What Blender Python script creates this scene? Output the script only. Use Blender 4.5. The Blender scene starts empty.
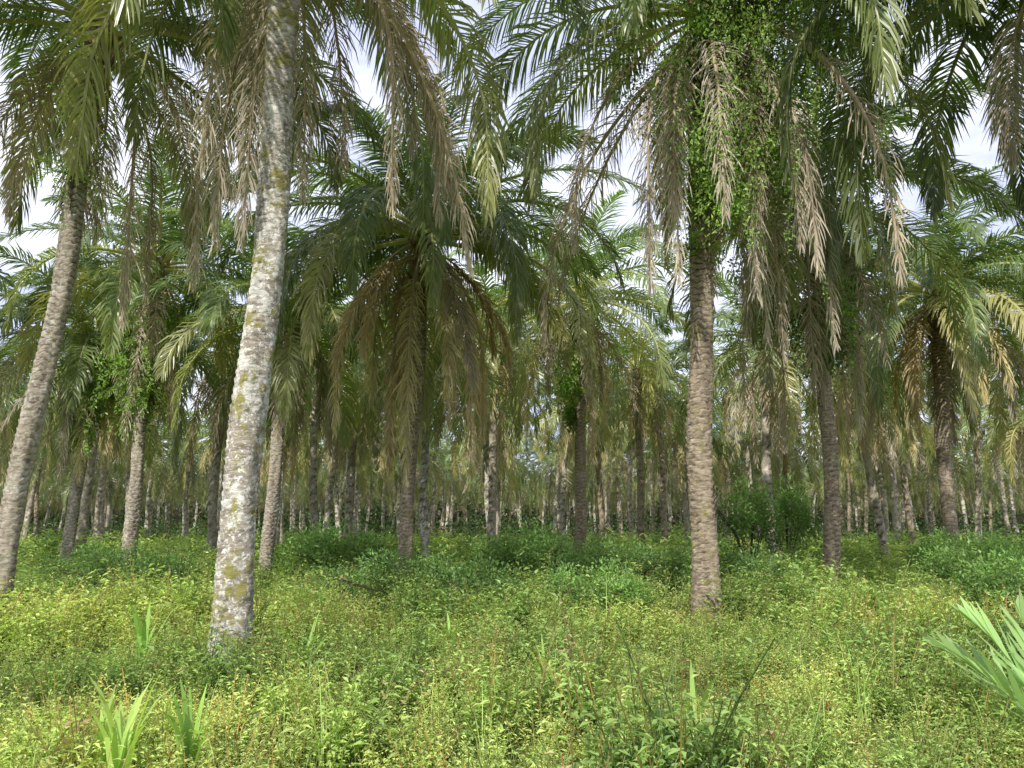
import bpy, math, numpy as np
from mathutils import Vector
scene = bpy.context.scene
COL = scene.collection
R = np.random.RandomState

# ------------------------------------------------------------------ helpers
def unit(a):
    return a / np.maximum(np.linalg.norm(a, axis=-1, keepdims=True), 1e-9)

class MB:
    def __init__(s):
        s.v=[]; s.f=[]; s.c=[]; s.n=0
    def add(s, v, f, c):
        v=np.asarray(v,float).reshape(-1,3); f=np.asarray(f,int).reshape(-1,4)
        c=np.broadcast_to(np.asarray(c,float),(len(v),3))
        s.v.append(v); s.f.append(f+s.n); s.c.append(c); s.n+=len(v)
    def mesh(s, name, mat, smooth=False):
        v=np.concatenate(s.v); f=np.concatenate(s.f); c=np.concatenate(s.c)
        me=bpy.data.meshes.new(name)
        me.vertices.add(len(v)); me.vertices.foreach_set("co", v.astype(np.float32).ravel())
        me.loops.add(len(f)*4); me.loops.foreach_set("vertex_index", f.astype(np.int32).ravel())
        me.polygons.add(len(f)); me.polygons.foreach_set("loop_start", (np.arange(len(f))*4).astype(np.int32))
        me.update(calc_edges=True)
        at=me.attributes.new("Col",'FLOAT_COLOR','POINT')
        at.data.foreach_set("color", np.concatenate([np.clip(c,0,1),np.ones((len(c),1))],1).astype(np.float32).ravel())
        me.polygons.foreach_set("use_smooth", np.full(len(f),smooth))
        me.materials.append(mat); me.update()
        return me

_r=R(7); _W=[( _r.uniform(-1,1,2), _r.uniform(0,6.28)) for _ in range(14)]
def noise2(x,y,sc):
    t=0
    for i,(w,p) in enumerate(_W):
        k=(0.5+1.7*((i*0.618)%1))*6.28/sc
        d=w/np.linalg.norm(w)
        t=t+np.sin((x*d[0]+y*d[1])*k+p+1.3*np.sin((x*d[1]-y*d[0])*k*0.7+p*2))
    return t/ (14**0.5)
def gz(x,y):
    return .05*noise2(x,y,9.0)-.022*np.maximum(0,np.minimum(y,130)-16.)

def tube(mb, P, rad, col, sides=5):
    P=np.asarray(P,float); n=len(P)
    T=unit(np.gradient(P,axis=0)); ref=np.array([0,0,1.0])
    A=np.cross(T,ref); bad=np.linalg.norm(A,axis=1)<0.1
    A[bad]=np.cross(T[bad],[1.0,0,0]); A=unit(A); B=np.cross(T,A)
    a=np.arange(sides)/sides*2*np.pi
    rad=np.broadcast_to(rad,(n,))
    V=P[:,None]+rad[:,None,None]*(A[:,None]*np.cos(a)[None,:,None]+B[:,None]*np.sin(a)[None,:,None])
    i=np.arange(n-1)[:,None]*sides; j=np.arange(sides)[None]; k=(j+1)%sides
    F=np.stack([i+j,i+k,i+sides+k,i+sides+j],-1)
    c=np.asarray(col,float)
    if c.ndim==2: c=np.repeat(c,sides,axis=0)
    mb.add(V,F,c)

# ------------------------------------------------------------------ materials
def new_mat(name):
    m=bpy.data.materials.new(name); m.use_nodes=True
    nt=m.node_tree; nt.nodes.clear(); return m,nt
def N(nt,t,**k):
    n=nt.nodes.new(t)
    for a,b in k.items(): setattr(n,a,b)
    return n
def leaf_mat(name, trans=0.3, rough=0.5, spec=0.35, nsc=0, nlo=0.7, nhi=1.35, obj=0.25):
    m,nt=new_mat(name); L=nt.links.new
    at=N(nt,'ShaderNodeAttribute',attribute_name='Col')
    oi=N(nt,'ShaderNodeObjectInfo')
    m2=N(nt,'ShaderNodeMapRange'); m2.inputs['To Min'].default_value=1-obj; m2.inputs['To Max'].default_value=1+obj
    L(oi.outputs['Random'],m2.inputs['Value'])
    fac=m2.outputs[0]
    if nsc:
        tc=N(nt,'ShaderNodeNewGeometry'); nz=N(nt,'ShaderNodeTexNoise'); nz.inputs['Scale'].default_value=nsc
        nz.inputs['Detail'].default_value=2
        L(tc.outputs['Position'],nz.inputs['Vector'])
        mr=N(nt,'ShaderNodeMapRange'); mr.inputs['From Min'].default_value=.3; mr.inputs['From Max'].default_value=.7
        mr.inputs['To Min'].default_value=nlo; mr.inputs['To Max'].default_value=nhi
        L(nz.outputs['Fac'],mr.inputs['Value'])
        mu=N(nt,'ShaderNodeMath',operation='MULTIPLY'); L(mr.outputs[0],mu.inputs[0]); L(fac,mu.inputs[1]); fac=mu.outputs[0]
    vm=N(nt,'ShaderNodeVectorMath',operation='SCALE'); L(at.outputs['Color'],vm.inputs[0]); L(fac,vm.inputs['Scale'])
    bs=N(nt,'ShaderNodeBsdfPrincipled'); bs.inputs['Roughness'].default_value=rough
    bs.inputs['Specular IOR Level'].default_value=spec
    tr=N(nt,'ShaderNodeBsdfTranslucent'); mx=N(nt,'ShaderNodeMixShader'); mx.inputs[0].default_value=trans
    sc=N(nt,'ShaderNodeVectorMath',operation='MULTIPLY'); sc.inputs[1].default_value=(1.5,1.6,0.7)
    L(vm.outputs[0],sc.inputs[0])
    L(vm.outputs[0],bs.inputs['Base Color']); L(sc.outputs[0],tr.inputs['Color'])
    L(bs.outputs[0],mx.inputs[1]); L(tr.outputs[0],mx.inputs[2])
    o=N(nt,'ShaderNodeOutputMaterial'); L(mx.outputs[0],o.inputs[0])
    return m
def bark_mat(name, base, dark, lichen, lich_amt, moss_amt, bump=1.0, pits=.57):
    m,nt=new_mat(name); L=nt.links.new
    tc=N(nt,'ShaderNodeTexCoord'); at=N(nt,'ShaderNodeAttribute',attribute_name='Col')
    oi=N(nt,'ShaderNodeObjectInfo')
    ad=N(nt,'ShaderNodeVectorMath',operation='MULTIPLY_ADD')
    sh=N(nt,'ShaderNodeCombineXYZ')
    L(oi.outputs['Random'],sh.inputs[0]); L(oi.outputs['Random'],sh.inputs[2])
    L(sh.outputs[0],ad.inputs[0]); ad.inputs[1].default_value=(17,9,13); L(tc.outputs['Object'],ad.inputs[2])
    st=N(nt,'ShaderNodeVectorMath',operation='MULTIPLY'); st.inputs[1].default_value=(1,1,4.5); L(ad.outputs[0],st.inputs[0])
    def noise(s,d=5,ro=.65,stretch=False):
        n=N(nt,'ShaderNodeTexNoise'); n.inputs['Scale'].default_value=s; n.inputs['Detail'].default_value=d
        n.inputs['Roughness'].default_value=ro; L((st if stretch else ad).outputs[0],n.inputs['Vector']); return n.outputs['Fac']
    def ramp(f,a,b):
        r=N(nt,'ShaderNodeMapRange'); r.inputs['From Min'].default_value=a; r.inputs['From Max'].default_value=b
        L(f,r.inputs['Value']); return r.outputs[0]
    def mul(a,b):
        x=N(nt,'ShaderNodeMath',operation='MULTIPLY'); L(a,x.inputs[0]); L(b,x.inputs[1]); return x.outputs[0]
    def mix(f,a,b):
        x=N(nt,'ShaderNodeMix',data_type='RGBA')
        L(f,x.inputs[0])
        for v,i in((a,6),(b,7)):
            if isinstance(v,tuple): x.inputs[i].default_value=(*v,1)
            else: L(v,x.inputs[i])
        return x.outputs[2]
    sx=N(nt,'ShaderNodeSeparateXYZ'); L(tc.outputs['Object'],sx.inputs[0])
    low=ramp(sx.outputs[2],10.5,5.5)
    c=mix(ramp(noise(6,5,.7,True),.36,.62),dark,base)
    c=mix(mul(ramp(noise(2.6,6,.8),.62-lich_amt,.67-lich_amt),low),c,lichen)
    c=mix(mul(ramp(noise(20,4,.7),.56,.59),low),c,tuple(min(1,x*1.25) for x in lichen) if lich_amt>.1 else base)
    c=mix(ramp(noise(3.1,6,.8),.66-moss_amt,.71-moss_amt),c,(.34,.31,.11))
    c=mix(ramp(noise(11,6,.8,True),pits,pits+.06),c,dark)
    vm=N(nt,'ShaderNodeVectorMath',operation='MULTIPLY'); L(c,vm.inputs[0]); L(at.outputs['Color'],vm.inputs[1])
    bs=N(nt,'ShaderNodeBsdfPrincipled'); bs.inputs['Roughness'].default_value=.95; bs.inputs['Specular IOR Level'].default_value=.15
    L(vm.outputs[0],bs.inputs['Base Color'])
    bp=N(nt,'ShaderNodeBump'); bp.inputs['Strength'].default_value=bump; bp.inputs['Distance'].default_value=.03
    L(noise(14,6,.8,True),bp.inputs['Height']); L(bp.outputs[0],bs.inputs['Normal'])
    o=N(nt,'ShaderNodeOutputMaterial'); L(bs.outputs[0],o.inputs[0])
    return m
M_frond=leaf_mat('palm_frond_leaf',.36,.34,.55)
M_dead=leaf_mat('dead_frond_leaf',.25,.9,.1,obj=.15)
M_herb=leaf_mat('undergrowth_leaf',.35,.55,.3,1.1,.8,1.25,0)
M_vine=leaf_mat('creeper_leaf',.38,.45,.4,3.0,.6,1.3,.1)
B_lich=bark_mat('bark_lichen',(.54,.48,.40),(.28,.235,.19),(.74,.71,.64),.13,.14,.8,.59)
B_grey=bark_mat('bark_grey',(.62,.54,.43),(.32,.27,.21),(.72,.67,.58),.08,.05)
B_brown=bark_mat('bark_brown',(.54,.44,.32),(.23,.18,.13),(.60,.53,.43),.05,.09)

# ------------------------------------------------------------------ palm parts
def frond(mb, rng, org, az, e0, droop, L, pairs, segs, lmax, wid, green, tip, rach, grav=1.0, sway=.25, pw=1.25, thick=1.0, fa0=22, tipk=.5, mess=.3, cv=.25):
    n=20; s=np.linspace(0,1,n)
    e=e0-droop*s**pw; e=np.maximum(e,-math.radians(89))
    a=az+sway*s*s*rng.uniform(-1,1)
    T=np.stack([np.cos(a)*np.cos(e),np.sin(a)*np.cos(e),np.sin(e)],1)
    P=np.asarray(org)+np.concatenate([[[0,0,0]],np.cumsum((T[1:]+T[:-1])/2*(L/(n-1)),0)])
    rr=(0.058*(1-s)**1.0+0.008)*(L/5.5)*thick
    rc=np.outer(1-s*.4,rach)+np.outer(s*.4,green)
    tube(mb,P[::2] if segs<3 else P,rr[::2] if segs<3 else rr,rc[::2] if segs<3 else rc,4)
    tw=rng.uniform(-.8,.8)
    m=pairs
    ls=np.repeat(np.linspace(.13,.995,m),2)+rng.uniform(-.004,.004,2*m)
    ls=np.clip(ls,0.1,1)
    side=np.tile([1.,-1.],m)
    idx=ls*(n-1); i0=np.minimum(idx.astype(int),n-2); fr=(idx-i0)[:,None]
    B=P[i0]*(1-fr)+P[i0+1]*fr; TT=unit(T[i0]*(1-fr)+T[i0+1]*fr)
    aa=np.interp(ls,s,a)
    S=np.stack([-np.sin(aa),np.cos(aa),0*aa],1)
    NN=np.cross(TT,S)
    th=(tw*ls)[:,None]
    S2=S*np.cos(th)+NN*np.sin(th); N2=-S*np.sin(th)+NN*np.cos(th)
    fa=np.radians(np.minimum(fa0+42*ls**1.5,80))+rng.uniform(-.6,.6,2*m)*mess
    lift=rng.uniform(-1,1,2*m)*mess+.1
    d=unit(S2*(side*np.cos(fa))[:,None]+TT*np.sin(fa)[:,None]+N2*lift[:,None])
    prof=np.clip(np.sin(np.pi*np.clip(ls*.86+.1,0,1))**.6,0.12,1)
    ll=lmax*prof*(1-rng.rand(2*m)*mess*.9)*1.08
    ll=ll*(rng.rand(2*m)>.04)+.02
    W=unit(TT-(TT*d).sum(1,keepdims=True)*d)
    W=unit(W+N2*rng.uniform(-1.5,1.5,2*m)[:,None]*mess)
    pts=[B]; cur=B; g=np.array([0,0,-1.]); dd=d
    gk=grav*(1+rng.uniform(-1.6,1.6,2*m)*mess)[:,None]
    for k in range(segs):
        cur=cur+dd*(ll/segs)[:,None]; pts.append(cur)
        dd=unit(dd+g*gk*(1.3/segs))
    wp=[.55]+[1.0 if k==0 else .8 for k in range(segs-1)]+[.1]
    V=[]
    for p,w in zip(pts,wp):
        V.append(p-W*wid*w*.5); V.append(p+W*wid*w*.5)
    V=np.stack(V,1)
    nb=2*(segs+1); base=np.arange(2*m)[:,None,None]*nb
    q=np.array([[2*k,2*k+1,2*k+3,2*k+2] for k in range(segs)])[None]
    c0=green[None]*rng.uniform(1-cv,1+cv,(2*m,1))
    tm=(ls**2)[:,None]*rng.uniform(0,1,(2*m,1))
    cb=c0*(1-tm*tipk)+tip[None]*tm*tipk
    ct=cb*(1-tipk*.6)+tip[None]*tipk*.6
    fk=np.linspace(0,1,segs+1).repeat(2)[None,:,None]
    C=cb[:,None]*(1-fk)+ct[:,None]*fk
    mb.add(V,base+q,C.reshape(-1,3))

G0=np.array([.07,.135,.055]); G1=np.array([.12,.205,.065]); G2=np.array([.23,.335,.10])
YE=np.array([.62,.54,.25]); BR=np.array([.40,.325,.24]); GY=np.array([.52,.45,.375]); RA=np.array([.56,.54,.24])
OR=np.array([.62,.47,.26])
def crown_meshes(seed, nfr=30, L=5.2, pairs=128, segs=3, lmax=.9, wid=.032, ndead=10, ldead=4.2, eup=74, elow=-40, name='x', tipc=1.0, gold=0, dspread=1.0, dr0=70, avoid=False, dcol=1.0, gcol=1.0, ylow=0.0, dwid=.6, dgrav=2.0):
    rng=R(seed); mb=MB(); md=MB()
    for i in range(nfr):
        u=(i+.5)/nfr; az=i*2.39996+rng.uniform(-.25,.25)
        e0=math.radians(eup+(elow-eup)*u**.9+rng.uniform(-8,8))
        dr=math.radians(dr0+rng.uniform(-12,18)+30*u)
        r=.12+.14*u
        org=(math.cos(az)*r,math.sin(az)*r,.35-.75*u)
        g=(G0*.5+G1*.5+(G2-G1)*rng.rand()**1.5)*gcol
        old=min(1,max(0,(u-.55)/.45)*rng.rand()*tipc+ylow*(u>.8)*rng.rand())
        g=g*(1-old*.85)+YE*old*.85
        frond(mb,rng,org,az,e0,dr,L*rng.uniform(.88,1.08)*(.72+.28*min(1,u*3)),pairs,segs,lmax,wid,g,YE*.6*(.4+.6*u)*gcol,RA*gcol,grav=.55+1.2*u,tipk=.12+.3*u,fa0=22+8*u,mess=.2+.1*u,pw=1.35,cv=.2)
    for i in range(ndead):
        az=i*2.39996*1.7+rng.uniform(-.5,.5)+1
        if avoid and math.sin(az)<-.35: az=-az
        e0=math.radians(rng.uniform(-55,-5)); dr=math.radians(rng.uniform(60,95))
        if rng.rand()<gold: c=(YE if rng.rand()<.6 else OR)*rng.uniform(.75,1.1)
        else: c=BR*(rng.uniform(.6,1.1)) if rng.rand()<.55 else GY*rng.uniform(.65,1.0)
        frond(md,rng,(math.cos(az)*.24,math.sin(az)*.24,-.45-.5*rng.rand()),az,e0,dr,ldead*rng.uniform(.6,1.15),pairs,segs,lmax*.75,wid*dwid,c*dcol,GY*dcol,BR*1.3*dcol,grav=dgrav,pw=.5+.25*dspread*rng.rand(),sway=.2,fa0=38,mess=.5,thick=.8,cv=.35)
    return mb.mesh(name+'_crown',M_frond), (md.mesh(name+'_dead',M_dead) if ndead else None)

def trunk_mesh(seed, top, r0, r1, mat, sides=44, dz=.018, bow=.1, boots=1.6, scar=1.0, name='trunk'):
    rng=R(seed); top=np.array(top,float); H=top[2]
    n=int(H/dz); z=np.linspace(-.15,H,n); t=np.clip(z/H,0,1)
    ax=np.outer(t,top); ax[:,2]=z
    ph=rng.uniform(0,6.28); bo=bow*np.sin(np.pi*t)
    ax[:,0]+=bo*math.cos(ph)+.03*(np.sin(z*1.3+ph)-math.sin(ph)); ax[:,1]+=bo*math.sin(ph)+.03*np.cos(z*1.1+ph)
    r=r0*(1-t)+r1*t + .28*r0*np.exp(-np.maximum(z,0)/.35)+.008*np.sin(z*2.3+ph)
    th=np.arange(sides)/sides*2*np.pi
    Z=z[:,None]; TH=th[None]
    wob=.22*np.sin(TH*2+Z*2.1)+.15*np.sin(TH*5-Z*3.7)+.1*np.sin(TH*9+Z*8)
    row=Z*9.5+wob
    saw=row%1; cell=np.floor(row)
    lat=((TH/6.283*7+.5*(cell%2)+.13*cell)%1)
    lip=np.clip(saw*1.15,0,1)**1.5*(saw<.88)
    gap=(np.abs(lat-.5)*2)**6
    nz=rng.randn(n,sides); nz=(nz+np.roll(nz,1,0)+np.roll(nz,1,1)+np.roll(nz,-1,0)+np.roll(nz,-1,1))/5
    patch=np.clip(.8+.45*np.sin(Z*1.1+TH+ph)*np.sin(Z*.47+2*TH),.3,1.2)*scar
    low=.1*r0*(np.sin(TH*3+Z*1.7+ph)*.5+np.sin(TH*5-Z*2.9)*.3)
    upz=np.clip((Z-(H-2.2))/2.2,0,1)
    rr=r[:,None]*(1+patch*(.11*lip-.06*gap)*(1+.8*upz)+.03*nz)+low
    V=np.stack([ax[:,0:1]+rr*np.cos(TH),ax[:,1:2]+rr*np.sin(TH),np.broadcast_to(ax[:,2:3],rr.shape)],-1)
    i=np.arange(n-1)[:,None]*sides; j=np.arange(sides)[None]; k=(j+1)%sides
    F=np.stack([i+j,i+k,i+sides+k,i+sides+j],-1)
    c=(1-patch*(.55*np.clip((saw-.8)*8,0,1)+.45*(saw<.1)+.3*gap)-patch*.18*(1-lip))*(1+.35*nz)*(1-.35*np.exp(-np.maximum(Z,0)/.4))  # crevice shade between the leaf scars is painted into the vertex colour
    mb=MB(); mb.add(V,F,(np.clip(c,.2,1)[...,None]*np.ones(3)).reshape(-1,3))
    nb=int(boots*26)
    for q in range(nb):
        zz=H-boots+boots*q/nb; a=q*2.39996
        cx=np.interp(zz,z,ax[:,0]); cy=np.interp(zz,z,ax[:,1]); rb=np.interp(zz,z,r)
        o=np.array([math.cos(a),math.sin(a),0]); l=rng.uniform(.1,.26)
        p0=np.array([cx,cy,zz])+o*(rb*.8); p1=p0+o*l*.5+np.array([0,0,l*.6]); p2=p1+o*l*.4+np.array([0,0,l*.7])
        tube(mb,[p0,p1,p2],np.array([.07,.055,.03]),np.array([.75,.62,.5])*rng.uniform(.6,1.3),5)
    return mb.mesh(name,mat,True), ax[-1]

def add_obj(name, data, loc=(0,0,0), parent=None, rot=0, scale=1, **props):
    o=bpy.data.objects.new(name,data); o.location=loc
    o.rotation_euler=(0,0,rot); o.scale=(scale,)*3
    COL.objects.link(o)
    if parent: o.parent=parent
    for k,v in props.items(): o[k]=v
    return o
def palm(base, trunk, crown, dead, top, rot=0, scale=1, label='', crown_rot=0, tilt=(0,0)):
    e=add_obj('palm_tree',None,base,None,rot,scale,label=label,category='palm tree',group='oil palms standing in the plantation')
    e.rotation_euler=(tilt[0],tilt[1],rot)
    e.empty_display_size=.5
    add_obj('trunk',trunk,(0,0,0),e)
    add_obj('crown',crown,tuple(top),e,crown_rot)
    if dead: add_obj('dead_frond',dead,tuple(top),e,crown_rot,label='dry brown dead fronds hanging beside the trunk')
    return e

heroes=[
 dict(b=(-3.12,8.5),t=(-2.86,10.4),r=(.20,.165),m=B_lich,s=11,sc=.7,k=dict(ndead=13,nfr=31,L=5.5,ldead=5.0,elow=-14,dspread=1.8,dr0=80,avoid=True,gcol=.9,tipc=.5),lab='tall oil palm, pale trunk blotched with white lichen and moss'),
 dict(b=(-7.1,10.5),t=(-6.4,9.4),r=(.15,.125),m=B_grey,s=22,k=dict(ndead=10,nfr=27,L=4.8,ldead=3.8,elow=-10,dspread=2,avoid=True,tipc=.5),lab='leaning grey-brown oil palm with dry fronds, standing in weeds'),
 dict(b=(2.78,11.0),t=(3.15,10.0),r=(.185,.15),m=B_brown,s=33,k=dict(ndead=22,nfr=26,L=5.2,ldead=5.2,elow=-10,dspread=1.5,avoid=False,gcol=.9,tipc=.5),lab='brown scaly-trunked oil palm wrapped by leafy climbing creeper'),
 dict(b=(6.7,16.0),t=(6.85,8.9),r=(.16,.13),m=B_brown,s=44,k=dict(ndead=12,nfr=26,L=4.6,ldead=4.6,elow=-22,segs=2,pairs=95,wid=.04,gcol=.95),lab='slim oil palm with creeper in its drooping crown'),
 dict(b=(12.7,22.0),t=(13.05,8.5),r=(.2,.17),m=B_brown,s=55,k=dict(ndead=22,nfr=42,L=5.7,ldead=5.2,elow=-12,eup=66,dr0=78,gold=.5,segs=3,tipc=.5,ylow=.6,dspread=1.8,pairs=95,wid=.045,dwid=.8),lab='short full-crowned oil palm with orange-brown lower fronds'),
 dict(b=(-2.45,17.0),t=(-2.12,8.5),r=(.155,.13),m=B_brown,s=66,k=dict(ndead=17,nfr=42,L=5.7,ldead=5.0,elow=-4,eup=62,dr0=78,gold=.75,segs=3,tipc=.2,ylow=.6,dspread=.9,pairs=110,wid=.04,dwid=.8,dgrav=1.6),lab='oil palm with wide rounded crown and golden drooping fronds'),
 dict(b=(2.06,24.0),t=(2.25,9.1),r=(.18,.15),m=B_brown,s=77,k=dict(ndead=13,nfr=34,L=5.0,ldead=4.8,elow=-16,segs=2,gold=.5,pairs=80,wid=.047),lab='dark-trunked oil palm with full green crown'),
 dict(b=(-6.3,19.5),t=(-6.0,7.2),r=(.17,.15),m=B_grey,s=88,k=dict(ndead=9,nfr=26,L=4.2,ldead=3.4,elow=-12,segs=2,pairs=80,wid=.045),lab='pale-trunked oil palm rising from dark green undergrowth'),
 dict(b=(-10.1,20.0),t=(-10.0,8.8),r=(.17,.14),m=B_grey,s=99,k=dict(ndead=9,nfr=28,L=4.7,ldead=3.8,elow=-18,segs=2,pairs=80,wid=.047),lab='oil palm with ferns tufted on its upper trunk'),
 dict(b=(-13.6,23.0),t=(-13.2,7.6),r=(.17,.14),m=B_grey,s=110,k=dict(ndead=9,nfr=30,L=4.7,ldead=3.6,elow=-18,segs=2,gold=.5,pairs=80,wid=.047),lab='slightly leaning oil palm with light green ferns'),
 dict(b=(8.0,9.2),t=(7.4,9.8),r=(.2,.17),m=B_grey,s=121,k=dict(ndead=2,nfr=31,L=5.6,ldead=3.2,elow=-12,dr0=84,tipc=.1,gcol=.75,wid=.036),lab='oil palm with dark drooping fronds against the sky'),  # gcol darkens the leaf colour, painting in the shade on backlit fronds
]
for h in heroes:
    bx,by=h['b']; tx,tz=h['t']
    tr,top=trunk_mesh(h['s'],(tx-bx,.0,tz),h['r'][0],h['r'][1],h['m'],name='palm_trunk',scar=h.get('sc',1.0))
    cr,de=crown_meshes(h['s'],name='palm',**h['k'])
    palm((bx,by,float(gz(bx,by))),tr,cr,de,top,label=h['lab'])

rng=R(5)
TV=[]; CV=[]; CL=[]
for i in range(6):
    H=[9.0,9.6,8.6,9.2,9.9,8.2][i]
    TV.append(trunk_mesh(200+i,(rng.uniform(-.8,.8),rng.uniform(-.3,.3),H),.18,.15,[B_grey,B_brown,B_grey,B_lich,B_grey,B_lich][i],sides=14,dz=.08,boots=1.2,bow=.25,name='palm_trunk'))
for i in range(5):
    CV.append(crown_meshes(300+i,nfr=28+i,L=4.8,pairs=50,segs=2,lmax=.92,wid=.062,elow=-24,ndead=9+i,ldead=3.9,gold=.4,name='palm',dcol=1.0,ylow=.3,gcol=1.0))
for i in range(3):
    CL.append(crown_meshes(400+i,nfr=31,L=4.7,pairs=24,segs=1,lmax=.85,wid=.16,elow=-30,ndead=10,ldead=4.0,gold=.3,name='palm',dcol=.75,gcol=.8,tipc=.5))
GL='oil palm with grey-brown trunk and drooping green and dry fronds'
extra=[(-2.75,24.5),(-6.9,27),(-16.5,16),(-20,22),(17.5,18),(20,26),(9.0,26),(14.8,30),(-.8,31),(5.4,31.5),(-11.5,29),(-17.5,30.5)]
pts=list(extra)
sp=7.0
for iy in range(0,40):
    for ix in range(-38,39):
        x=ix*sp+(iy%2)*sp/2; y=35+iy*sp*.87
        a=math.radians(11); X=x*math.cos(a)-(y-35)*math.sin(a); Y=35+x*math.sin(a)+(y-35)*math.cos(a)
        if Y<33: continue
        X+=rng.uniform(-1.9,1.9); Y+=rng.uniform(-1.9,1.9)
        if abs(X)>Y*.76+2: continue
        if rng.rand()<.05: continue
        pts.append((X,Y))
pts.sort(key=lambda p:p[0]**2+p[1]**2)
near=pts[:285]; far=pts[285:]
for (x,y) in near:
    i=rng.randint(6); j=rng.randint(5)
    if (x,y)==(-2.75,24.5): i=3
    tr,top=TV[i]
    cr,de=CV[j] if math.hypot(x,y)<55 else CL[j%3]
    palm((x,y,float(gz(x,y))),tr,cr,de,top,rot=rng.uniform(0,6.28),scale=rng.uniform(.8,1.04),label=GL,crown_rot=rng.uniform(0,6.28),tilt=(rng.uniform(-.05,.05),rng.uniform(-.09,.09)))
print('palms',len(near)+len(heroes),'far',len(far), near[-1])
def leaf_quads(B,d,up,l,w,fold=.25):
    S=unit(np.cross(d,up)); U=np.cross(S,d)
    mid=B+d*(l*.45)[:,None]
    a=mid+S*(w*.5)[:,None]+U*(w*fold)[:,None]; b=mid-S*(w*.5)[:,None]+U*(w*fold)[:,None]
    t=B+d*l[:,None]-U*(l*.12)[:,None]
    return np.stack([B,a,t,b],1)
fm=MB(); rr=R(9)
for (x,y) in far[:300]:
    H=rr.uniform(7,9.5); z0=float(gz(x,y))
    tube(fm,[(x,y,z0),(x+rr.uniform(-.6,.6),y,z0+H)],.18,(.5,.44,.34),5)
    for q in range(24):
        az=q*2.4; u=q/24
        frond(fm,rr,(x,y,z0+H),az,math.radians(75-115*u),math.radians(85+30*u),4.8,10,1,.9,.34,G1*rr.uniform(.45,.8) if u<.85 else BR*.6,YE*.45,RA*.5)
def scrub(ncl,nl,y0,y1,sig,heights,l0,l1,brown,k):
    cy=rr.uniform(y0,y1,ncl); cx=rr.uniform(-1,1,ncl)*(cy*.78+3)
    B=np.stack([np.repeat(cx,nl),np.repeat(cy,nl),np.zeros(ncl*nl)],1)+rr.randn(ncl*nl,3)*np.array([sig,sig,0])
    hh=np.repeat(rr.uniform(.5,1,ncl)**1.5*rr.choice(heights,ncl),nl); B[:,2]=rr.rand(ncl*nl)*hh+gz(B[:,0],B[:,1])
    d=unit(rr.randn(ncl*nl,3)+[0,0,-.3]); l=rr.uniform(l0,l1,ncl*nl)
    cc=np.repeat(np.where(rr.rand(ncl,1)<brown,BR*.5,G1*k)*rr.uniform(.5,1.3,(ncl,1)),nl,0)*rr.uniform(.6,1.3,(ncl*nl,1))
    fm.add(leaf_quads(B,d,rr.randn(ncl*nl,3),l,l*.45),np.arange(ncl*nl*4).reshape(-1,4),np.repeat(cc,4,0))
scrub(3000,40,58,140,1.1,[.8,1.5,3.5],.2,.45,.2,.9)
scrub(3000,44,115,205,2.2,[4,8,12],.7,1.3,.3,.5)
add_obj('palm_grove',fm.mesh('palm_grove',M_vine),label='far-off mass of plantation palms and scrub',category='palm grove',kind='stuff')

# ------------------------------------------------------------------ ground
gx=np.concatenate([np.linspace(-700,-45,14),np.linspace(-40,40,81),np.linspace(45,700,14)])
gy=np.concatenate([np.linspace(-300,-12,6),np.linspace(-8,70,79),np.linspace(75,900,16)])
GX,GY_=np.meshgrid(gx,gy); gm=MB()
Vg=np.stack([GX,GY_,gz(GX,GY_)-.02],-1); nx=len(gx)
i=np.arange(len(gy)-1)[:,None]*nx; j=np.arange(nx-1)[None]
gm.add(Vg,np.stack([i+j,i+j+1,i+nx+j+1,i+nx+j],-1),(1,1,1))
m,nt=new_mat('weedy_soil'); L=nt.links.new
geo=N(nt,'ShaderNodeNewGeometry'); n1=N(nt,'ShaderNodeTexNoise'); n1.inputs['Scale'].default_value=3; n1.inputs['Detail'].default_value=8; n1.inputs['Roughness'].default_value=.7
L(geo.outputs['Position'],n1.inputs['Vector'])
cr=N(nt,'ShaderNodeValToRGB'); e=cr.color_ramp.elements
e[0].position=.35; e[0].color=(.05,.07,.018,1); e[1].position=.7; e[1].color=(.18,.22,.06,1)
x=cr.color_ramp.elements.new(.5); x.color=(.10,.14,.035,1)
L(n1.outputs['Fac'],cr.inputs[0])
bs=N(nt,'ShaderNodeBsdfPrincipled'); bs.inputs['Roughness'].default_value=1; bs.inputs['Specular IOR Level'].default_value=.1
L(cr.outputs[0],bs.inputs['Base Color'])
n2=N(nt,'ShaderNodeTexNoise'); n2.inputs['Scale'].default_value=6; n2.inputs['Detail'].default_value=6; L(geo.outputs['Position'],n2.inputs['Vector'])
bp=N(nt,'ShaderNodeBump'); bp.inputs['Distance'].default_value=.15; L(n2.outputs['Fac'],bp.inputs['Height']); L(bp.outputs[0],bs.inputs['Normal'])
L(bs.outputs[0],N(nt,'ShaderNodeOutputMaterial').inputs[0])
add_obj('ground',gm.mesh('ground',m,True),kind='structure',label='flat weedy plantation ground covered in green plants',category='ground')

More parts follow.
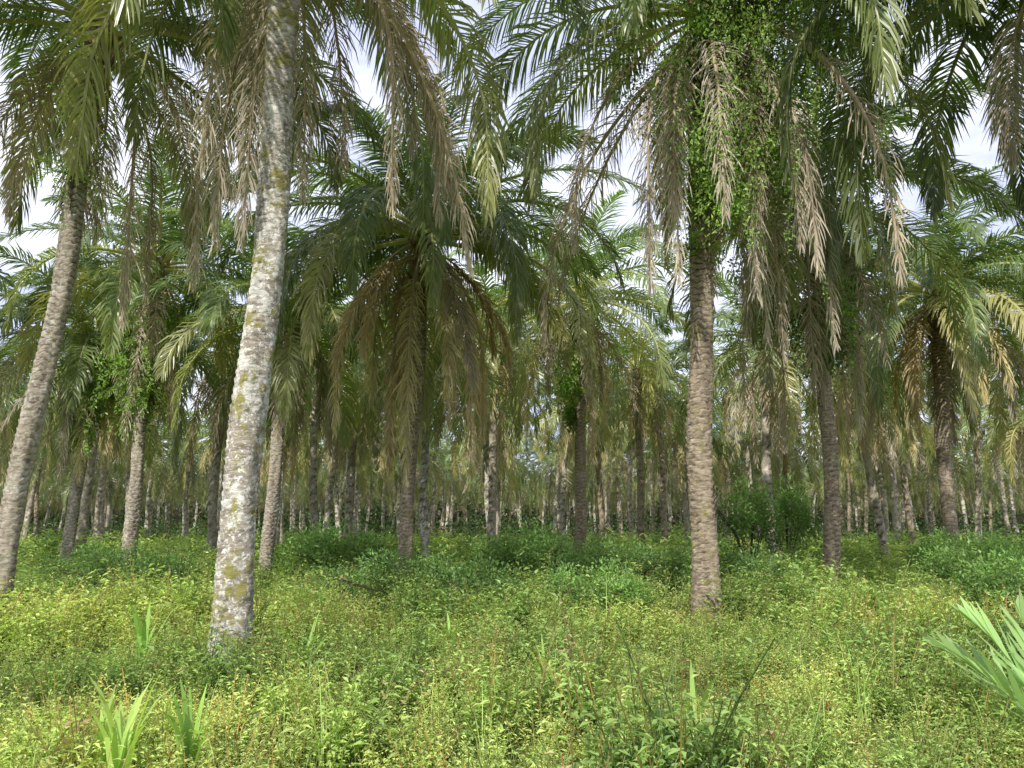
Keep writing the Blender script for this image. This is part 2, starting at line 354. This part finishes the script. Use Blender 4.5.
# ------------------------------------------------------------------ undergrowth
def herb(seed,h,nst,nl,ll,lw,spread,stem=(.6,.5,.45)):
    r=R(seed); mb=MB()
    for s in range(nst):
        a=r.uniform(0,6.28); lean=r.uniform(.1,.7)*spread; hh=h*r.uniform(.6,1.1)
        t=np.linspace(0,1,4)
        P=np.stack([math.cos(a)*lean*t**1.4*hh,math.sin(a)*lean*t**1.4*hh,t*hh],1)+np.array([r.uniform(-.05,.05),r.uniform(-.05,.05),0])*spread
        tube(mb,P,np.array([.0035,.003,.0025,.002]),stem,3)
        tt=r.uniform(.25,1.02,nl)
        B=np.stack([np.interp(tt,t,P[:,k]) for k in range(3)],1)
        aa=r.uniform(0,6.28,nl); el=r.uniform(-.3,.7,nl)
        d=np.stack([np.cos(aa)*np.cos(el),np.sin(aa)*np.cos(el),np.sin(el)],1)
        B=B+d*r.uniform(0,.05,nl)[:,None]*spread
        l=ll*r.uniform(.55,1.25,nl)*(1.15-.45*np.clip(tt,0,1)); w=l*lw
        V=leaf_quads(B,d,np.array([0,0,1.])+r.uniform(-.4,.4,(nl,3)),l,w)
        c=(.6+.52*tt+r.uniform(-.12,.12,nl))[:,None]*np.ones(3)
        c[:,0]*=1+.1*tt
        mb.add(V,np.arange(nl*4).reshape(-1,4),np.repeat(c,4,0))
    return np.concatenate(mb.v),np.concatenate(mb.f),np.concatenate(mb.c)
def grass(seed,h,nb,w=.008):
    r=R(seed); a=r.uniform(0,6.28,nb); le=r.uniform(.15,.8,nb); hh=h*r.uniform(.5,1.1,nb)
    d=np.stack([np.cos(a),np.sin(a),0*a],1); S=np.stack([-np.sin(a),np.cos(a),0*a],1)
    b=d*r.uniform(0,.06,nb)[:,None]; ks=[0,.4,.75,1.0]; V=[]
    for k,ww in zip(ks,[1,.9,.6,.08]):
        p=b+d*(hh*le*k**1.8)[:,None]+np.array([0,0,1.])*(hh*(k-.35*le*k**3))[:,None]
        V+= [p-S*w*ww*.5,p+S*w*ww*.5]
    V=np.stack(V,1); q=np.array([[0,1,3,2],[2,3,5,4],[4,5,7,6]])
    F=(np.arange(nb)[:,None,None]*8+q[None]).reshape(-1,4)
    C=np.ones((nb*8,3))*np.repeat(r.uniform(.8,1.2,nb),8)[:,None]
    return V.reshape(-1,3),F,C
def scatter(mb,var,X,Y,Z,rot,sc,col):
    V,F,C=var; n=len(X); m=len(V)
    c,s=np.cos(rot)[:,None],np.sin(rot)[:,None]; k=sc[:,None]
    x=(V[None,:,0]*c-V[None,:,1]*s)*k+X[:,None]; y=(V[None,:,0]*s+V[None,:,1]*c)*k+Y[:,None]
    z=V[None,:,2]*k+Z[:,None]
    mb.add(np.stack([x,y,z],-1).reshape(-1,3),(F[None]+np.arange(n)[:,None,None]*m).reshape(-1,4),(C[None]*col[:,None]).reshape(-1,3))
under=MB(); r=R(77)
RS=(.95,.5,.5)
Hn=[herb(1,.36,3,15,.052,.5,1),herb(2,.3,4,13,.044,.6,1.2),herb(3,.42,3,18,.054,.42,.9),herb(4,.26,5,11,.038,.7,1.4),herb(5,.46,2,18,.075,.34,.8),herb(6,.52,3,18,.05,.45,.6,RS),herb(8,.46,4,18,.04,.4,.7)]
Hm=[herb(11,.5,4,12,.085,.5,1.3),herb(12,.45,5,11,.075,.6,1.5),herb(13,.6,4,12,.095,.4,1.1)]
Hf=[herb(21,.7,6,8,.22,.5,1.8),herb(22,.6,7,7,.2,.6,2.2),herb(23,.8,5,9,.24,.45,1.6)]
Gn=[grass(31,.34,16),grass(32,.24,22),grass(33,.4,12,.01),grass(34,.5,7,.006)]
YG=np.array([.53,.65,.21]); MG=np.array([.31,.46,.135]); DG=np.array([.13,.24,.07]); DRY=np.array([.46,.38,.22])
def zone(y0,y1,dens,vars_,bias,lo,hi,hscale=1.0):
    wid=lambda y: .80*y+2.5
    n=int((y1-y0)*(wid(y0)+wid(y1))*dens)
    Y=r.uniform(y0,y1,n*2); X=r.uniform(-1,1,n*2)*wid(y1)
    k=np.abs(X)<wid(Y); X=X[k][:n];Y=Y[k][:n]; n=len(X)
    a=noise2(X,Y,3.2); b=noise2(X+31,Y-12,9.0); c=noise2(X*1.0-5,Y+40,1.3)
    hs=np.clip(.95+.34*a+.32*c+.22*b,.45,2.0)*hscale
    f=np.clip(bias+.22*a-.2*b+.18*c+r.uniform(-.18,.18,n),0,1)[:,None]
    col=np.where(f<.5,YG*(1-f*2)+MG*(f*2),MG*(2-f*2)+DG*(f*2-1))
    dry=(r.rand(n)<.018)[:,None]; col=np.where(dry,DRY,col)*r.uniform(.85,1.15,(n,1))
    v=r.randint(0,len(vars_),n); sc=hs*r.uniform(lo,hi,n); rot=r.uniform(0,6.28,n); Z=gz(X,Y)-.03
    for q,var in enumerate(vars_):
        m_=v==q
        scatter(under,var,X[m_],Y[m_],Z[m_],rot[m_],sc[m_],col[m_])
zone(2.6,7,82,Hn,.15,.6,1.05)
zone(7,12,58,Hn+Hm[:1],.22,.75,1.2)
zone(12,22,15,Hm,.34,.7,1.25)
zone(22,48,3.8,Hf,.36,.5,1.0)
zone(48,110,.8,Hf,.36,.8,1.2)
zone(4,12,3,[Gn[3]],.1,.8,1.2)
n=3500; Y=r.uniform(2.8,6,n); X=r.uniform(-1,1,n)*(.8*Y+2)
k=(noise2(X,Y,1.6)*.5+(-X-1.7)*.5-(Y-4.6)*.9)>.25
X=X[k];Y=Y[k];n=len(X); v=r.randint(0,3,n)
for q in range(3):
    m_=v==q; nn=m_.sum()
    scatter(under,Gn[q],X[m_],Y[m_],gz(X[m_],Y[m_]),r.uniform(0,6.28,nn),r.uniform(.5,.9,nn),(YG*1.0)[None]*r.uniform(.8,1.25,(nn,1)))
me=under.mesh('undergrowth',M_herb)
print('undergrowth faces',len(me.polygons))
add_obj('undergrowth',me,label='dense yellow-green weeds, ferns and grass covering the ground',category='undergrowth',kind='stuff')

# ------------------------------------------------------------------ shrubs
def shrub(seed,rx,ry,h,nl,ls,col,nc=34,sp=.27):
    q=R(seed); mb=MB()
    for s in range(14):
        a=q.uniform(0,6.28); P=np.array([[0,0,0],[math.cos(a)*rx*.35,math.sin(a)*ry*.35,h*.5],[math.cos(a)*rx*.75,math.sin(a)*ry*.75,h*q.uniform(.6,.85)]])
        tube(mb,P,np.array([.018,.012,.005]),(.09,.07,.04),4)
    ca=q.uniform(0,6.28,nc); cr_=np.sqrt(q.rand(nc)); 
    cen=np.stack([np.cos(ca)*cr_*rx*.85,np.sin(ca)*cr_*ry*.85,h*(.2+.85*np.sqrt(1-.85*cr_**2)*q.uniform(.45,1,nc))],1)
    w=q.randint(0,nc,nl); o=unit(q.randn(nl,3)); B=cen[w]+o*(q.uniform(.1,1.3,nl)**.6)[:,None]*np.array([rx,ry,h])*sp
    B[:,2]=np.abs(B[:,2])+.02
    d=unit(o+q.randn(nl,3)*.6+[0,0,.2]); l=ls*q.uniform(.6,1.3,nl)
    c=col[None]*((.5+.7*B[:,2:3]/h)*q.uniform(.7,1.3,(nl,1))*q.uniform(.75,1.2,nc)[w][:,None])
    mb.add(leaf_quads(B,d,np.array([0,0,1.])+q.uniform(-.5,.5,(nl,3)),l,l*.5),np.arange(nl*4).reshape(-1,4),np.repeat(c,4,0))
    return mb.mesh('shrub',M_vine)
SH=[shrub(1,1.3,1.0,1.0,4600,.08,np.array([.20,.33,.10])),shrub(2,.95,.9,1.9,2400,.1,np.array([.2,.32,.095]),26,.2),shrub(3,1.7,1.1,.9,6000,.06,np.array([.14,.24,.075]),40,.24)]
for (x,y,k,s,lab) in [(-1.5,12.0,2,1.05,'low mounded dark green creeper mound among the weeds'),(.3,16,0,1.1,'low mounded green shrub among the weeds'),(3.9,14.2,2,1.1,'low mounded dark green creeper mound among the weeds'),
  (6.9,22,1,1.3,'tall loose leafy shrub between palm trunks'),(1.9,14.5,2,1.15,'low mounded dark green creeper mound among the weeds'),(-7.5,14.5,2,1.0,'low mounded dark green creeper mound among the weeds'),
  (7.4,11.0,0,.9,'leafy shrub among the weeds'),(-4.2,18,0,1.2,'low mounded green shrub among the weeds'),(11.2,19,0,1.0,'leafy shrub among the weeds'),(-12.5,17,0,1.0,'low mounded green shrub among the weeds'),
  (9.8,27,1,1.5,'tall loose leafy shrub between palm trunks'),(1.2,10.9,0,.7,'low mounded green shrub among the weeds'),(9.0,14.5,0,1.0,'low mounded green shrub among the weeds')]:
    add_obj('shrub',SH[k],(x,y,float(gz(x,y))),None,x*2.1,s,label=lab,category='shrub',group='shrubs growing between the palms')

# ------------------------------------------------------------------ creepers on trunks
def creeper(seed,path,rad,z0,z1,nl,ls,nstr,col,low=.2,nsup=9):
    q=R(seed); mb=MB()
    sz=np.linspace(z0,z1,nsup)+q.uniform(-.3,.3,nsup); sa=q.uniform(0,6.28,nsup)
    t=np.clip((sz-z0)/(z1-z0),0,1); sr=rad*(low*.5+.8*np.sin(np.pi*np.clip(t*.75+.08,0,1)))*q.uniform(.2,1.1,nsup)
    sc_=np.stack([np.interp(sz,[z0,z1],[path[0][0],path[1][0]])+np.cos(sa)*sr,np.interp(sz,[z0,z1],[path[0][1],path[1][1]])+np.sin(sa)*sr,sz],1)
    nc=nsup*12; k=q.randint(0,nsup,nc)
    cen=sc_[k]+q.randn(nc,3)*np.array([.28,.28,.42])*rad*(.35+.8*t[k][:,None])
    tint=q.uniform(.5,1.4,nsup)[k]*q.uniform(.7,1.3,nc)
    cx=np.interp(cen[:,2],[z0,z1],[path[0][0],path[1][0]]); cy=np.interp(cen[:,2],[z0,z1],[path[0][1],path[1][1]])
    for i in range(nc):
        tube(mb,[(cx[i],cy[i],cen[i,2]-.5),(cen[i]+[cx[i],cy[i],cen[i,2]-.25])/2,cen[i]],np.array([.014,.009,.004]),(.2,.16,.1),3)
    w=q.randint(0,nc,nl); o=q.randn(nl,3)*np.array([.2,.2,.24])*(.35+min(rad,1)*.4)*q.uniform(.4,1.4,nc)[w][:,None]
    B=cen[w]+o; d=unit(o+q.randn(nl,3)*.15+[0,0,-.1]); l=ls*q.uniform(.6,1.3,nl)
    c=col[None]*(q.uniform(.7,1.3,(nl,1))*tint[w][:,None])
    mb.add(leaf_quads(B,d,np.array([0,0,1.])+q.uniform(-.7,.7,(nl,3)),l,l*.55),np.arange(nl*4).reshape(-1,4),np.repeat(c,4,0))
    for s in range(nstr):
        a=q.uniform(0,6.28); rs=rad*q.uniform(.3,1.1); zt=q.uniform(z0+(z1-z0)*.3,z1); ln=q.uniform(.8,3.0)
        tt=np.linspace(0,1,8); X=path[1][0]+math.cos(a)*rs+.1*np.sin(tt*5+s); Y=path[1][1]+math.sin(a)*rs+0*tt
        P=np.stack([X,Y,zt-ln*tt],1); tube(mb,P,.004,(.2,.16,.08),3)
        m_=int(ln*60); u=q.rand(m_); B=np.stack([np.interp(u,tt,P[:,k2]) for k2 in range(3)],1)+q.randn(m_,3)*.05*(1-u[:,None]*.6)
        d=unit(q.randn(m_,3)+[0,0,-.6]); l=ls*q.uniform(.5,1.1,m_)
        mb.add(leaf_quads(B,d,q.randn(m_,3),l,l*.55),np.arange(m_*4).reshape(-1,4),np.repeat(col[None]*q.uniform(.6,1.4,(m_,1)),4,0))
    return mb.mesh('creeper',M_vine)
VG=np.array([.27,.40,.11])
for (sd,p,rad,z0,z1,nl,ls,ns,nsup,lab) in [
   (1,((2.95,10.7),(3.9,10.1)),1.75,6.3,10.4,22000,.07,60,20,'bright leafy creeper smothering a palm trunk and crown'),
   (2,((6.8,16),(6.2,15.2)),1.6,5.2,9.8,12000,.09,40,15,'green creeper hanging from a palm crown'),
   (3,((-10.1,20),(-10.0,19.6)),1.1,4.2,8.8,7000,.11,14,11,'creeper and ferns clinging around a palm trunk'),
   (4,((-13.4,23),(-13.3,22.7)),.9,3.8,7.4,5000,.12,10,9,'creeper and ferns clinging around a palm trunk'),
   (5,((-6.6,10.4),(-6.45,10.4)),.35,6.8,8.6,900,.07,4,4,'small leafy creeper around a palm trunk top'),
   (6,((2.15,24),(2.2,24)),.7,4.5,8.0,2500,.12,6,7,'creeper and ferns clinging around a palm trunk'),
   (7,((-6.2,19.4),(-6.1,19.3)),.6,4.5,7.4,2000,.11,5,6,'creeper and ferns clinging around a palm trunk')]:
    add_obj('climbing_creeper',creeper(sd,p,rad,z0,z1,nl,ls,ns,VG*(.85 if sd==2 else 1),nsup=nsup),label=lab,category='climbing plant',group='creepers growing on palm trunks')

# ------------------------------------------------------------------ strap-leaved and palm seedlings
def straps(seed,h,nb,w,col):
    V,F,C=grass(seed,h,nb,w); mb=MB(); mb.add(V,F,C*col[None]); return mb.mesh('seedling',M_herb)
ST=[straps(51,.6,9,.045,np.array([.28,.46,.1])),straps(52,.5,7,.04,np.array([.32,.48,.12])),straps(53,.5,14,.035,np.array([.4,.54,.14]))]
for (x,y,k,s) in [(-2.35,4.75,2,1.2),(-2.0,4.9,0,.95),(-2.6,5.0,2,.9),(1.25,5.4,1,1.15),(-3.9,8.2,0,1.25),(-2.05,7.7,1,1.2),(.3,7,2,.9),(1.5,5.2,0,.6),(-.7,8.8,1,1.0)]:
    add_obj('strap_leaf_plant',ST[k],(x,y,0.08),None,x*3,s,label='clump of upright strap leaves growing among weeds',category='plant',group='strap-leaved plants in the undergrowth')
sd=MB(); q=R(61)
for i,(az,e0) in enumerate([(2.5,74),(3.0,56),(1.5,80),(.6,60),(2.0,48)]):
    frond(sd,q,(0,0,.02),az,math.radians(e0),math.radians(28),.95,12,3,.4,.045,np.array([.31,.47,.17]),np.array([.5,.6,.32]),np.array([.4,.46,.24]),grav=.1,sway=.1,fa0=50,tipk=.25,mess=.15)
add_obj('palm_seedling',sd.mesh('palm_seedling',M_herb),(3.45,4.95,.1),scale=.95,label='pale green young palm with feathery leaves in weeds',category='young palm')
fe=MB(); q=R(62)
for i in range(14):
    frond(fe,q,(0,0,0),i*2.4,math.radians(q.uniform(0,60)),math.radians(110),.75,14,1,.13,.035,np.array([.24,.38,.08]),np.array([.35,.38,.1]),np.array([.2,.25,.08]),grav=.3)
FM=fe.mesh('fern',M_vine)
for (x,y,z,s) in [(2.75,10.8,5.6,.8),(3.1,10.8,6.2,.7),(-10.2,19.75,4.8,1.4),(-9.9,19.75,5.9,1.4),(-13.5,22.75,4.8,1.4),(6.75,15.8,5.6,.9),(-6.65,10.3,6.6,.8),(-2.2,16.8,6.9,.8),(2.15,23.75,5.5,1.2),(-6.1,19.3,5.6,1.2)]:
    add_obj('epiphyte_fern',FM,(x,y,z),None,x*5,s,label='light green fern tuft growing on a palm trunk',category='fern',group='ferns growing on palm trunks')

# ------------------------------------------------------------------ light, sky, camera
w=bpy.data.worlds.new("World"); scene.world=w; w.use_nodes=True; nt=w.node_tree; nt.nodes.clear(); L=nt.links.new
EL=math.radians(38); AZ=math.radians(203)
sky=N(nt,'ShaderNodeTexSky',sky_type='NISHITA'); sky.sun_disc=False; sky.sun_elevation=EL; sky.sun_rotation=AZ
sky.dust_density=1.0
tc=N(nt,'ShaderNodeTexCoord'); mp=N(nt,'ShaderNodeMapping'); mp.inputs['Scale'].default_value=(1,1,2.2); L(tc.outputs['Generated'],mp.inputs[0])
nz=N(nt,'ShaderNodeTexNoise'); nz.inputs['Scale'].default_value=2.6; nz.inputs['Detail'].default_value=7; nz.inputs['Roughness'].default_value=.6
L(mp.outputs[0],nz.inputs['Vector'])
mr=N(nt,'ShaderNodeMapRange'); mr.inputs['From Min'].default_value=.42; mr.inputs['From Max'].default_value=.66
mr.inputs['To Min'].default_value=.0; L(nz.outputs['Fac'],mr.inputs['Value'])
m1=N(nt,'ShaderNodeMix',data_type='RGBA'); m1.inputs[0].default_value=.9; L(sky.outputs[0],m1.inputs[6]); m1.inputs[7].default_value=(5.8,6.2,8.4,1)
mx=N(nt,'ShaderNodeMix',data_type='RGBA'); L(mr.outputs[0],mx.inputs[0]); L(m1.outputs[2],mx.inputs[6]); mx.inputs[7].default_value=(10,10.2,10.8,1)
bg=N(nt,'ShaderNodeBackground'); bg.inputs['Strength'].default_value=.15; L(mx.outputs[2],bg.inputs[0])
L(bg.outputs[0],N(nt,'ShaderNodeOutputWorld').inputs[0])
sl=bpy.data.lights.new('sun','SUN'); sl.energy=5.0; sl.angle=math.radians(.5); sl.color=(1,.96,.88)
so=bpy.data.objects.new('sun',sl); COL.objects.link(so)
sd_=Vector((math.sin(AZ)*math.cos(EL),math.cos(AZ)*math.cos(EL),math.sin(EL)))
so.rotation_euler=sd_.to_track_quat('Z','Y').to_euler(); so.location=(-10,-10,30)
cam=bpy.data.cameras.new('camera'); co=bpy.data.objects.new('camera',cam); COL.objects.link(co)
co.location=(0,0,1.6); co.rotation_euler=(math.radians(90+10.04),0,0)
cam.sensor_width=36; cam.lens=26.0; cam.clip_end=3000; cam.clip_start=.05
scene.camera=co
scene.view_settings.view_transform='Standard'; scene.view_settings.look='None'; scene.view_settings.exposure=0
